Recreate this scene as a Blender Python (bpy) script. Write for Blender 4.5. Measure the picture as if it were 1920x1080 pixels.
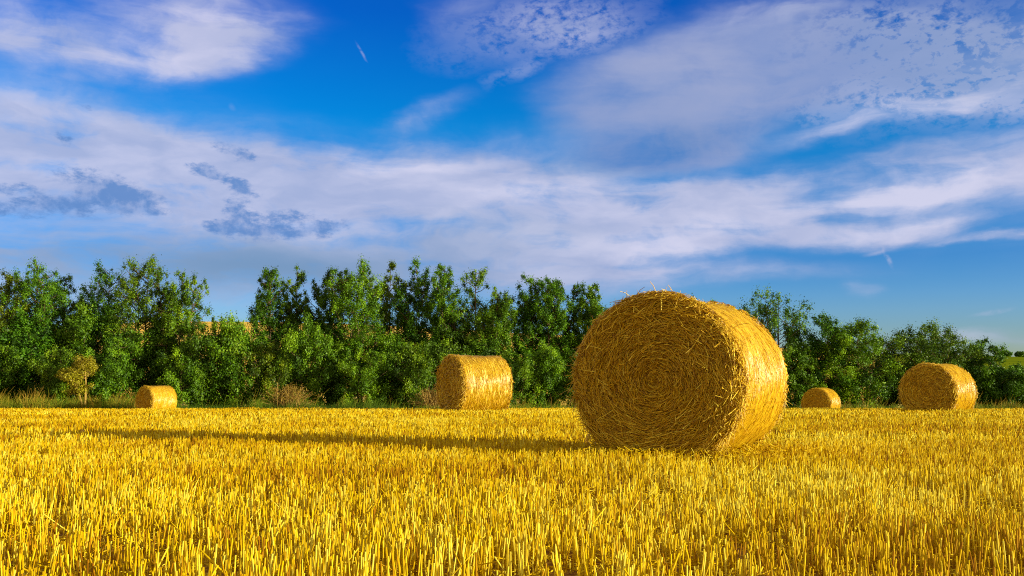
import bpy, math, random
import numpy as np
from mathutils import Vector, Matrix

for o in list(bpy.data.objects):
    bpy.data.objects.remove(o)
scene = bpy.context.scene
COL = scene.collection
R = math.radians

# ------------------------------------------------------------------ camera
CAM_H = 0.65
FPX = 1867.0                      # focal length in pixels of a 1920 wide frame
PITCH = math.atan((732 - 540) / FPX)
cam_data = bpy.data.cameras.new("camera")
cam = bpy.data.objects.new("camera", cam_data)
COL.objects.link(cam)
cam_data.sensor_width = 36.0
cam_data.lens = 36.0 * FPX / 1920.0
cam_data.clip_start = 0.05
cam_data.clip_end = 5000
cam.location = (0, 0, CAM_H)
cam.rotation_euler = (R(90) + PITCH, 0, 0)
scene.camera = cam


def ray(px, py):
    """World direction of a photograph pixel (1920 x 1080)."""
    dx, dy = (px - 960) / FPX, (540 - py) / FPX
    c, s = math.cos(PITCH), math.sin(PITCH)
    return Vector((dx, c - s * dy, s + c * dy))


def at(px, py, depth):
    d = ray(px, py)
    return Vector((0, 0, CAM_H)) + d * (depth / d.y)


# ------------------------------------------------------------------ sun, sky, exposure
SUN_AZ, SUN_EL = 113.6, 9.7      # azimuth clockwise from +Y
sd = bpy.data.lights.new("sun", 'SUN')
sd.energy = 5.0
sd.angle = R(0.5)
sd.color = (1.0, 0.90, 0.66)
sun = bpy.data.objects.new("sun", sd)
COL.objects.link(sun)
to_sun = Vector((math.sin(R(SUN_AZ)) * math.cos(R(SUN_EL)), math.cos(R(SUN_AZ)) * math.cos(R(SUN_EL)), math.sin(R(SUN_EL))))
sun.rotation_euler = to_sun.to_track_quat('Z', 'Y').to_euler()
sun.location = (30, -10, 20)

scene.view_settings.view_transform = 'Standard'
scene.view_settings.look = 'None'
scene.view_settings.exposure = 0.6
scene.view_settings.gamma = 1.0

world = bpy.data.worlds.new("World")
scene.world = world
world.use_nodes = True


class NT:
    """Small helper to wire shader nodes."""
    def __init__(self, tree):
        self.t = tree
        tree.nodes.clear()

    def new(self, typ, **kw):
        n = self.t.nodes.new(typ)
        for k, v in kw.items():
            setattr(n, k, v)
        return n

    def link(self, a, b):
        self.t.links.new(a, b)

    def put(self, sock, v):
        if isinstance(v, bpy.types.NodeSocket):
            self.link(v, sock)
        elif isinstance(v, (tuple, list)) and sock.type == 'RGBA' and len(v) == 3:
            sock.default_value = (*v, 1)
        else:
            sock.default_value = v

    def math(self, op, a, b=None, c=None, clamp=False):
        n = self.new('ShaderNodeMath', operation=op, use_clamp=clamp)
        for i, v in enumerate((a, b, c)):
            if v is not None:
                self.put(n.inputs[i], v)
        return n.outputs[0]

    def vmath(self, op, a, b=None, scale=None):
        n = self.new('ShaderNodeVectorMath', operation=op)
        self.put(n.inputs[0], a)
        if b is not None:
            self.put(n.inputs[1], b)
        if scale is not None:
            self.put(n.inputs['Scale'], scale)
        return n.outputs[0]

    def mix(self, f, a, b, mode='MIX'):
        n = self.new('ShaderNodeMix', data_type='RGBA', blend_type=mode)
        self.put(n.inputs[0], f)
        self.put(n.inputs[6], a)
        self.put(n.inputs[7], b)
        return n.outputs[2]

    def ramp(self, f, stops, interp='LINEAR'):
        n = self.new('ShaderNodeValToRGB')
        cr = n.color_ramp
        cr.interpolation = interp
        while len(cr.elements) < len(stops):
            cr.elements.new(0.5)
        for e, (p, c) in zip(cr.elements, stops):
            e.position = p
            e.color = (*c, 1) if len(c) == 3 else c
        self.put(n.inputs[0], f)
        return n.outputs[0]

    def smooth(self, v, a, b, lo=0.0, hi=1.0):
        n = self.new('ShaderNodeMapRange', interpolation_type='SMOOTHSTEP', clamp=True)
        self.put(n.inputs[0], v)
        for i, x in zip((1, 2, 3, 4), (a, b, lo, hi)):
            self.put(n.inputs[i], x)
        return n.outputs[0]

    def noise(self, vec, scale, detail=4, rough=0.55, dist=0.0, out=0, lac=2.0):
        n = self.new('ShaderNodeTexNoise')
        if vec is not None:
            self.put(n.inputs['Vector'], vec)
        self.put(n.inputs['Scale'], scale)
        n.inputs['Detail'].default_value = detail
        n.inputs['Roughness'].default_value = rough
        n.inputs['Lacunarity'].default_value = lac
        n.inputs['Distortion'].default_value = dist
        return n.outputs[out]

    def mapping(self, vec, loc=(0, 0, 0), rot=(0, 0, 0), scale=(1, 1, 1), typ='POINT'):
        n = self.new('ShaderNodeMapping', vector_type=typ)
        self.put(n.inputs[0], vec)
        n.inputs['Location'].default_value = loc
        n.inputs['Rotation'].default_value = rot
        n.inputs['Scale'].default_value = scale
        return n.outputs[0]


def azel(px, py):
    d = ray(px, py).normalized()
    return math.degrees(math.atan2(d.x, d.y)), math.degrees(math.asin(d.z))


def build_world():
    g = NT(world.node_tree)
    out = g.new('ShaderNodeOutputWorld')
    bg = g.new('ShaderNodeBackground')
    g.link(bg.outputs[0], out.inputs[0])
    bg.inputs[1].default_value = 0.10
    sky = g.new('ShaderNodeTexSky', sky_type='NISHITA')
    sky.sun_disc = False
    sky.sun_elevation = R(SUN_EL)
    sky.sun_rotation = R(SUN_AZ)
    sky.altitude = 200
    sky.air_density = 1.0
    sky.dust_density = 0.3
    sky.ozone_density = 3.0
    hsv = g.new('ShaderNodeHueSaturation')
    hsv.inputs['Saturation'].default_value = 1.45
    g.link(sky.outputs[0], hsv.inputs['Color'])
    tc = g.new('ShaderNodeTexCoord')
    sep = g.new('ShaderNodeSeparateXYZ')
    g.link(g.vmath('NORMALIZE', tc.outputs['Generated']), sep.inputs[0])
    az = g.math('MULTIPLY', g.math('ARCTAN2', sep.outputs[0], sep.outputs[1]), 57.29578)
    el = g.math('MULTIPLY', g.math('ARCSINE', sep.outputs[2]), 57.29578)
    cmb = g.new('ShaderNodeCombineXYZ')
    g.link(az, cmb.inputs[0])
    g.link(el, cmb.inputs[1])
    P = cmb.outputs[0]
    # clear blue, deeper towards the zenith
    blue = g.mix(1.0, hsv.outputs[0], g.ramp(g.math('DIVIDE', el, 40.0, clamp=True), [
        (0.0, (0.9, 0.82, 1.0)), (0.13, (0.66, 0.82, 1.28)), (0.18, (0.50, 0.75, 1.24)), (0.375, (0.2, 1.13, 1.42)), (0.43, (0.1, 0.98, 1.4)), (0.53, (0.03, 0.70, 1.36)), (1.0, (0.03, 0.5, 1.25))]), 'MULTIPLY')

    # wind-drawn warp of the cloud field
    stretch = g.mapping(P, scale=(0.55, 1.4, 1))
    w1 = g.vmath('SUBTRACT', g.noise(stretch, 0.16, 3, 0.5, out=1), (0.5, 0.5, 0.5))
    w2 = g.vmath('SUBTRACT', g.noise(stretch, 0.75, 5, 0.6, out=1), (0.5, 0.5, 0.5))
    W = g.vmath('ADD', P, g.vmath('MULTIPLY', w1, (7.0, 2.6, 0)))
    Wl = g.vmath('ADD', W, g.vmath('MULTIPLY', w2, (0.9, 0.4, 0)))
    W = g.vmath('ADD', W, g.vmath('MULTIPLY', w2, (1.9, 0.8, 0)))

    def blobs(vec, items):
        tot = None
        for (px, py, rx, ry, rot, w) in items:
            a, e = azel(px, py)
            k = 0.0307
            m = g.mapping(vec, (a, e, 0), (0, 0, R(-rot)), (rx * k * 1.55, ry * k * 1.55, 1), 'TEXTURE')
            # ignore z
            gr = g.new('ShaderNodeTexGradient', gradient_type='SPHERICAL')
            g.link(m, gr.inputs[0])
            v = g.math('MULTIPLY', g.smooth(gr.outputs[1], 0.0, 0.92), w)
            tot = v if tot is None else g.math('ADD', tot, v)
        return tot

    soft = blobs(W, CLOUD_SOFT)
    streak = g.noise(g.mapping(Wl, rot=(0, 0, R(4)), scale=(0.20, 1.0, 1)), 0.5, 7, 0.58)
    puff = g.noise(Wl, 0.30, 7, 0.58)
    tex = g.math('ADD', g.math('MULTIPLY', streak, 0.6), g.math('MULTIPLY', puff, 0.4))
    dens = g.math('MULTIPLY', soft, g.smooth(tex, 0.28, 0.70, 0.25, 1.4))
    dens = g.smooth(dens, -0.05, 1.2)
    # mackerel flakes, high on the right
    mk = blobs(W, CLOUD_FLAKE)
    fl = g.noise(g.mapping(g.vmath('ADD', P, g.vmath('MULTIPLY', w2, (0.9, 0.5, 0))), rot=(0, 0, R(-20)), scale=(0.85, 1.4, 1)), 2.2, 4, 0.62)
    fl2 = g.noise(P, 0.5, 4, 0.6)
    flake = g.math('MULTIPLY', mk, g.smooth(g.math('ADD', g.math('MULTIPLY', fl, 0.5), g.math('MULTIPLY', fl2, 0.5)), 0.34, 0.56), clamp=True)
    # a soft grey-lavender mass, bluer along its base
    W4 = g.vmath('ADD', P, g.vmath('MULTIPLY', w1, (4.0, 2.0, 0)))
    W4 = g.vmath('ADD', W4, g.vmath('MULTIPLY', w2, (1.6, 0.8, 0)))
    mass = g.smooth(blobs(W4, CLOUD_MASS), 0.05, 0.95)
    mass = g.math('MULTIPLY', mass, g.smooth(tex, 0.30, 0.60, 0.72, 1.0))
    mbase = blobs(W4, CLOUD_GREY)
    # crisp little streaks
    W3 = g.vmath('ADD', P, g.vmath('MULTIPLY', w2, (0.35, 0.35, 0)))
    thin = g.math('MULTIPLY', blobs(W3, CLOUD_THIN), g.smooth(g.noise(P, 1.6, 4, 0.6), 0.25, 0.6))
    # unseen warm cloud added beside, behind and above the view to fill shadows
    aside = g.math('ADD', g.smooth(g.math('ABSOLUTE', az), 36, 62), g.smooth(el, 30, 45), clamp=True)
    fill_cover = g.math('MULTIPLY', aside, g.smooth(g.noise(P, 0.05, 5, 0.6), 0.3, 0.5, 0.45, 1.0))
    mask = g.math('MAXIMUM', dens, g.math('MULTIPLY', flake, 0.75))
    mask = g.math('MAXIMUM', mask, fill_cover)
    mask = g.math('ADD', mask, thin, clamp=True)
    shade = g.noise(g.mapping(W, scale=(0.35, 1.0, 1)), 0.42, 5, 0.55)
    bright = blobs(W, CLOUD_BRIGHT)
    lum = g.math('ADD', g.smooth(shade, 0.34, 0.66, 0.0, 0.6), bright, clamp=True)
    ccol = g.mix(lum, CLOUD_DIM, CLOUD_LIT)
    dimb = blobs(W, CLOUD_GREY)
    ccol = g.mix(g.math('MULTIPLY', dimb, 0.8, clamp=True), ccol, CLOUD_HAZY)
    ccol = g.mix(aside, ccol, CLOUD_FILL)
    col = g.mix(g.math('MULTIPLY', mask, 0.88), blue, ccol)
    mcol = g.mix(g.math('ADD', g.math('MULTIPLY', g.math('MULTIPLY', mbase, 0.95), g.smooth(tex, 0.30, 0.62, 1.1, 0.45)), g.smooth(shade, 0.35, 0.65, 0.0, 0.25), clamp=True), CLOUD_LAV, CLOUD_BASE)
    col = g.mix(g.math('MULTIPLY', mass, 0.80), col, mcol)
    # ragged blue-grey scraps under the pale sheet
    W2 = g.vmath('ADD', P, g.vmath('MULTIPLY', w2, (1.6, 0.8, 0)))
    frag = blobs(W2, CLOUD_FRAG)
    fn = g.noise(g.mapping(P, rot=(0, 0, R(12)), scale=(0.72, 1.4, 1)), 1.15, 7, 0.70)
    fm = g.smooth(g.math('ADD', frag, g.math('MULTIPLY', g.math('SUBTRACT', fn, 0.5), 3.2)), 0.12, 0.95)
    fm = g.math('MULTIPLY', fm, g.smooth(frag, 0.02, 0.3))
    fm = g.math('MULTIPLY', fm, g.smooth(g.noise(P, 0.9, 5, 0.62), 0.34, 0.58, 0.35, 1.0))
    col = g.mix(g.math('MULTIPLY', fm, 0.9), col, CLOUD_DARK)
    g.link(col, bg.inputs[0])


CLOUD_FILL = (4.4, 3.7, 2.8)  # warm tone of the out-of-view cloud added as fill light
CLOUD_DIM = (2.75, 3.1, 4.6)
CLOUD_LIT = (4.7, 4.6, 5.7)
CLOUD_BASE = (0.6, 1.5, 3.8)
CLOUD_HAZY = (1.35, 2.1, 3.3)
CLOUD_DARK = (0.75, 1.7, 3.9)
CLOUD_LAV = (2.25, 2.6, 4.1)
CLOUD_MASS = [(1300, 130, 250, 95, -10, .9), (1200, 220, 170, 90, 0, .8), (1400, 215, 180, 60, -18, .7), (1260, 290, 190, 30, 0, .5), (1560, 110, 220, 80, 8, .55)]
CLOUD_SOFT = [
    (330, 45, 190, 85, -12, .85), (410, 85, 110, 50, -20, .7), (30, 55, 150, 60, 15, .75), (180, 110, 240, 45, 5, .25),
    (60, 270, 420, 62, 3, .65), (480, 320, 470, 90, 4, .85), (850, 320, 300, 70, 0, .75), (700, 415, 560, 80, 2, .75),
    (200, 430, 480, 110, 2, .6), (330, 530, 700, 60, 0, .62), (1000, 540, 260, 36, 0, .35), (800, 500, 500, 45, 0, .45), (790, 215, 110, 20, -16, .45), (150, 205, 260, 40, 8, .5),
    (1290, 110, 240, 75, -14, .55), (1260, 190, 200, 80, 0, .55), (1420, 200, 190, 60, -20, .55), (1280, 275, 190, 40, 0, .4),
    (1150, 370, 300, 55, 4, .85), (1580, 310, 330, 28, -4, .75), (1850, 330, 220, 40, 0, .8), (1350, 400, 340, 48, -4, .85), (1250, 512, 380, 24, 0, .5), (1620, 385, 260, 24, -8, .5),
    (1640, 430, 190, 26, -4, .95), (1080, 465, 230, 28, 2, .8), (1300, 460, 220, 18, -4, .6), (1900, 442, 110, 10, 3, .8),
    (1700, 205, 170, 24, -10, 1.1), (1860, 215, 110, 12, 10, .5), (1500, 15, 170, 30, 0, .6), (1880, 60, 160, 90, 0, .55),
    (1620, 540, 35, 14, 0, .35), (1820, 625, 110, 12, 0, .5), (20, 476, 50, 7, 4, .5), (1100, 510, 180, 10, -3, .5),
    (1600, 120, 330, 70, 6, .3), (880, 40, 90, 60, -20, .45),
    (2500, 300, 500, 150, 0, .6), (-700, 250, 500, 150, 0, .7)]
CLOUD_FLAKE = [(1580, 80, 260, 80, 6, .8), (1790, 110, 270, 110, 0, .9), (1100, 45, 110, 55, -10, .65), (960, 60, 160, 60, -10, .55),
               (1640, 190, 220, 30, 5, .4), (965, 148, 50, 22, -20, .4), (1880, 180, 80, 50, 0, .5)]
CLOUD_THIN = [(678, 96, 17, 2.2, 56, .45), (1664, 482, 16, 4, 68, .6), (1645, 474, 22, 4, -10, .4),
              (435, 201, 7, 5, 40, .12), (1860, 585, 30, 4, -8, .3)]
CLOUD_BRIGHT = [(340, 60, 150, 70, -10, .45), (820, 305, 130, 16, -6, .6), (1620, 430, 160, 20, -4, .65), (1700, 205, 150, 22, -10, .8),
                (1180, 345, 160, 20, 0, .35), (1130, 455, 170, 26, 3, .6), (1480, 400, 260, 26, -6, .45), (1750, 345, 200, 30, 0, .4), (950, 380, 200, 50, 0, .3), (20, 65, 80, 40, 10, .3)]
CLOUD_GREY = [(1230, 275, 190, 34, -6, .9), (1200, 210, 130, 70, 0, .35), (1330, 130, 220, 70, -14, .12), (1760, 75, 300, 90, 0, .6), (900, 440, 200, 40, 0, .4), (200, 500, 480, 75, 0, .8), (650, 510, 380, 60, 0, .7), (500, 230, 300, 40, 4, .3), (1350, 240, 200, 60, -20, .35)]
CLOUD_FRAG = [(190, 352, 85, 30, 14, .75), (255, 378, 62, 20, 10, .8), (55, 388, 110, 18, -5, .62), (20, 352, 44, 10, -3, .75), (130, 385, 110, 22, 0, .4),
              (440, 284, 36, 14, 14, .95), (398, 325, 46, 14, 20, .95), (456, 356, 30, 15, 28, .95), (445, 395, 24, 26, -20, .7), (485, 434, 80, 16, 3, 1.0),
              (520, 410, 80, 18, 0, .75), (605, 428, 45, 14, -8, .85), (410, 428, 40, 12, 0, .6), (120, 262, 22, 9, 20, .5), (168, 200, 8, 6, 0, .5), (645, 415, 12, 6, 0, .5)]
build_world()

try:
    scene.cycles.max_bounces = 8
    scene.cycles.diffuse_bounces = 4
    scene.cycles.transmission_bounces = 4
    scene.cycles.use_denoising = False
    scene.cycles.denoiser = 'OPENIMAGEDENOISE'
    scene.cycles.filter_width = 1.1
except Exception:
    pass


# ------------------------------------------------------------------ mesh helpers
def mesh_from(name, verts, faces, tone=None, smooth=False):
    """verts (n,3); faces: list of int arrays (m,k); tone: per-vertex float."""
    me = bpy.data.meshes.new(name)
    verts = np.asarray(verts, dtype=np.float32)
    faces = [np.asarray(f, dtype=np.int32) for f in faces if len(f)]
    me.vertices.add(len(verts))
    me.vertices.foreach_set('co', verts.ravel())
    nl = sum(f.size for f in faces)
    npoly = sum(len(f) for f in faces)
    me.loops.add(nl)
    me.loops.foreach_set('vertex_index', np.concatenate([f.ravel() for f in faces]))
    tot = np.concatenate([np.full(len(f), f.shape[1], dtype=np.int32) for f in faces])
    start = np.concatenate([[0], np.cumsum(tot)[:-1]]).astype(np.int32)
    me.polygons.add(npoly)
    me.polygons.foreach_set('loop_start', start)
    me.polygons.foreach_set('loop_total', tot)
    if smooth:
        me.polygons.foreach_set('use_smooth', np.ones(npoly, dtype=bool))
    if tone is not None:
        a = me.attributes.new('tone', 'FLOAT', 'POINT')
        a.data.foreach_set('value', np.asarray(tone, dtype=np.float32))
    me.update(calc_edges=True)
    return me


def unit(v):
    return v / np.maximum(np.linalg.norm(v, axis=-1, keepdims=True), 1e-9)


def tubes(P, rad, sides=3, rng=None, taper=None, cap=False):
    """P (n,k,3) polylines -> verts, faces. rad (n,) or (n,k)."""
    P = np.asarray(P, dtype=np.float64)
    n, k, _ = P.shape
    T = np.empty_like(P)
    T[:, 1:-1] = P[:, 2:] - P[:, :-2]
    T[:, 0] = P[:, 1] - P[:, 0]
    T[:, -1] = P[:, -1] - P[:, -2]
    T = unit(T)
    rng = rng or np.random.default_rng(0)
    ref = unit(rng.normal(size=(n, 1, 3)))
    A = unit(np.cross(T, ref))
    B = np.cross(T, A)
    rad = np.asarray(rad)
    if rad.ndim == 1:
        rad = np.repeat(rad[:, None], k, 1)
    if taper is not None:
        rad = rad * np.linspace(1, taper, k)[None]
    ang = np.arange(sides) * 2 * np.pi / sides
    V = P[:, :, None, :] + rad[:, :, None, None] * (np.cos(ang)[None, None, :, None] * A[:, :, None, :] + np.sin(ang)[None, None, :, None] * B[:, :, None, :])
    idx = np.arange(n * k * sides).reshape(n, k, sides)
    j = (np.arange(sides) + 1) % sides
    q = np.stack([idx[:, :-1, :], idx[:, :-1][:, :, j], idx[:, 1:][:, :, j], idx[:, 1:, :]], -1).reshape(-1, 4)
    faces = [q]
    if cap:
        faces.append(idx[:, -1, :].reshape(-1, sides))
    return V.reshape(-1, 3), faces


def rep(t, per):
    return np.repeat(np.asarray(t), per)


def link(name, me, mat, parent=None, **props):
    o = bpy.data.objects.new(name, me)
    COL.objects.link(o)
    if mat is not None and me is not None and not me.materials:
        me.materials.append(mat)
    if parent is not None:
        o.parent = parent
    for k, v in props.items():
        o[k] = v
    return o


def thing(name, loc, label, category, group=None, rz=0.0):
    o = link(name, None, None, label=label, category=category)
    o.location = loc
    o.rotation_euler = (0, 0, rz)
    if group:
        o['group'] = group
    return o


# ------------------------------------------------------------------ terrain
_gy = np.array([-400, -20, 0, 8, 14, 20, 25, 30, 36, 44, 52, 60, 70, 90, 130, 500, 3000.0])
_gz = np.array([0, 0, 0, 0, .015, .04, .04, -.01, -.15, -.40, -.64, -.84, -1.0, -1.2, -1.5, -4, -10.0])


def _hermite(x, X, Y):
    m = np.gradient(Y, X)
    i = np.clip(np.searchsorted(X, x) - 1, 0, len(X) - 2)
    h = X[i + 1] - X[i]
    t = np.clip((x - X[i]) / h, 0, 1)
    return ((2 * t**3 - 3 * t**2 + 1) * Y[i] + (t**3 - 2 * t**2 + t) * h * m[i] + (-2 * t**3 + 3 * t**2) * Y[i + 1] + (t**3 - t**2) * h * m[i + 1])


def gz(x, y):
    x = np.asarray(x, dtype=np.float64)
    y = np.asarray(y, dtype=np.float64)
    f = np.clip((y - 2) / 6, 0, 1)
    return _hermite(y, _gy, _gz) + 0.012 * np.sin(x * 0.7 + 1.0) * np.sin(y * 0.45) * f


def grid_sheet(xs, ys, zf):
    X, Y = np.meshgrid(xs, ys)
    Z = zf(X, Y)
    V = np.stack([X, Y, Z], -1).reshape(-1, 3)
    i = np.arange(len(xs) * len(ys)).reshape(len(ys), len(xs))
    F = np.stack([i[:-1, :-1], i[:-1, 1:], i[1:, 1:], i[1:, :-1]], -1).reshape(-1, 4)
    return V, [F]


def mat_new(name):
    m = bpy.data.materials.new(name)
    m.use_nodes = True
    g = NT(m.node_tree)
    out = g.new('ShaderNodeOutputMaterial')
    return m, g, out


def principled(g, out, color, rough=0.6, spec=0.5, **kw):
    b = g.new('ShaderNodeBsdfPrincipled')
    g.put(b.inputs['Base Color'], color)
    g.put(b.inputs['Roughness'], rough)
    g.put(b.inputs['Specular IOR Level'], spec)
    for k, v in kw.items():
        g.put(b.inputs[k.replace('_', ' ')], v)
    g.link(b.outputs[0], out.inputs[0])
    return b


def attr(g, name='tone'):
    n = g.new('ShaderNodeAttribute', attribute_name=name)
    return n.outputs['Fac']


def make_ground_mat():
    m, g, out = mat_new('stubble_soil')
    tc = g.new('ShaderNodeTexCoord')
    P = tc.outputs['Object']
    a = g.noise(P, 9, 6, 0.65)
    b = g.noise(P, 60, 3, 0.6)
    c = g.noise(P, 0.25, 3, 0.5)
    f = g.math('ADD', g.math('MULTIPLY', a, 0.6), g.math('MULTIPLY', b, 0.4))
    col = g.ramp(f, [(0.34, (0.085, 0.030, 0.003)), (0.50, (0.24, 0.105, 0.005)), (0.60, (0.55, 0.34, 0.02))])
    # further out the sheet stands for the stubble itself
    sep = g.new('ShaderNodeSeparateXYZ')
    g.link(P, sep.inputs[0])
    far = g.smooth(sep.outputs[1], 20, 40)
    straw = g.ramp(g.math('ADD', g.math('MULTIPLY', b, 0.5), g.math('MULTIPLY', c, 0.5)), [(0.35, (0.48, 0.29, 0.01)), (0.65, (0.74, 0.50, 0.02))])
    col = g.mix(far, col, straw)
    bump = g.new('ShaderNodeBump')
    bump.inputs['Strength'].default_value = 0.6
    bump.inputs['Distance'].default_value = 0.02
    g.link(f, bump.inputs['Height'])
    principled(g, out, col, 0.9, 0.2, Normal=bump.outputs[0])
    return m


def make_straw_mat(name, dark, mid, light, rough=0.45, spec=0.4, trans=0.0):
    m, g, out = mat_new(name)
    t = attr(g)
    col = g.ramp(t, [(0.0, dark), (0.5, mid), (1.0, light)])
    b = principled(g, out, col, rough, spec)
    if trans:
        tr = g.new('ShaderNodeBsdfTranslucent')
        g.put(tr.inputs[0], col)
        mx = g.new('ShaderNodeMixShader')
        mx.inputs[0].default_value = trans
        g.link(b.outputs[0], mx.inputs[1])
        g.link(tr.outputs[0], mx.inputs[2])
        g.link(mx.outputs[0], out.inputs[0])
    return m


M_ground = make_ground_mat()
M_stubble = make_straw_mat('cut_stalk', (0.36, 0.155, 0.002), (0.78, 0.540, 0.001), (0.93, 0.80, 0.085), 0.6, 0.08, 0.15)

xs = np.unique(np.concatenate([np.linspace(-1500, -60, 25), np.linspace(-60, 60, 121), np.linspace(60, 1500, 25)]))
ys = np.unique(np.concatenate([np.linspace(-300, -8, 12), np.linspace(-8, 70, 157), np.linspace(70, 150, 20), np.linspace(150, 2500, 20)]))
V, F = grid_sheet(xs, ys, gz)
link('ground', mesh_from('ground', V, F, smooth=True), M_ground, kind='structure')


# distant rise with a stubble field on the left and a green crop on the right
def hill_z(x, y):
    ridge = np.interp(x, [-400, -110, -90, -60, -10, 40, 90, 115, 135, 200, 500], [13, 16.3, 17.8, 18.0, 16.0, 12.5, 10.0, 9.2, 9.2, 8, 6])
    t = np.clip((y - 95) / (260 - 95), 0, 1)
    u = np.clip((y - 260) / 200, 0, 1)
    s = t * t * (3 - 2 * t)
    return -3.0 + (ridge + 3.0) * s - 20 * u * u + 0.15 * np.sin(x * 0.13) + 0.1 * np.sin(y * .2 + x * .05)


def make_hill_mat():
    m, g, out = mat_new('hill_crops')
    tc = g.new('ShaderNodeTexCoord')
    P = tc.outputs['Object']
    sep = g.new('ShaderNodeSeparateXYZ')
    g.link(P, sep.inputs[0])
    n = g.noise(P, 0.3, 5, 0.6)
    strips = g.noise(g.mapping(P, scale=(0.02, 0.25, 1)), 1.0, 3, 0.5)
    f = g.math('ADD', g.math('MULTIPLY', n, 0.5), g.math('MULTIPLY', strips, 0.5))
    gold = g.ramp(f, [(0.38, (0.66, 0.36, 0.04)), (0.5, (0.84, 0.55, 0.10)), (0.62, (0.88, 0.66, 0.22))])
    green = g.ramp(f, [(0.35, (0.09, 0.14, 0.006)), (0.6, (0.17, 0.22, 0.008)), (0.7, (0.32, 0.28, 0.02))])
    side = g.smooth(g.math('ADD', sep.outputs[0], g.math('MULTIPLY', n, 20)), 70, 90)
    principled(g, out, g.mix(side, gold, green), 0.95, 0.0)
    return m


V, F = grid_sheet(np.linspace(-420, 420, 85), np.linspace(95, 460, 60), hill_z)
link('hill', mesh_from('hill', V, F, smooth=True), make_hill_mat(), kind='structure')


# ------------------------------------------------------------------ bale footprints (also keeps stubble out of them)
#        photo x, depth, diameter, length, axis azimuth (front to back), base z offset (sink)
BALES = {
    'near': dict(px=1279, depth=9.85, D=1.66, L=1.32, az=31.0, sink=0.03),
    'middle': dict(px=889, depth=26.3, D=1.62, L=1.38, az=60.0, sink=0.02),
    'right': dict(px=1759, depth=27.6, D=1.55, L=1.32, az=46.0, sink=0.13),
    'left': dict(px=294, depth=52.0, D=1.62, L=1.36, az=39.0, sink=0.02),
    'small': dict(px=1539, depth=52.5, D=1.58, L=1.30, az=39.0, sink=0.10),
}
for b in BALES.values():
    p = at(b['px'], 732, b['depth'])
    b['x'], b['y'] = p.x, b['depth']


def in_bale(x, y, margin=0.0):
    hit = np.zeros(x.shape, bool)
    for b in BALES.values():
        a = R(b['az'])
        u = (x - b['x']) * math.sin(a) + (y - b['y']) * math.cos(a)
        v = (x - b['x']) * math.cos(a) - (y - b['y']) * math.sin(a)
        hit |= (np.abs(u) < b['L'] / 2 + margin) & (np.abs(v) < 0.40 + margin)
    return hit


# ------------------------------------------------------------------ stubble
def value_noise(x, y, s, seed):
    rng = np.random.default_rng(seed)
    tab = rng.random((256, 256))
    x, y = x / s, y / s
    xi, yi = np.floor(x).astype(int), np.floor(y).astype(int)
    fx, fy = x - xi, y - yi
    fx, fy = fx * fx * (3 - 2 * fx), fy * fy * (3 - 2 * fy)
    g = lambda a, b: tab[a % 256, b % 256]
    return (g(xi, yi) * (1 - fx) * (1 - fy) + g(xi + 1, yi) * fx * (1 - fy) + g(xi, yi + 1) * (1 - fx) * fy + g(xi + 1, yi + 1) * fx * fy)


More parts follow.
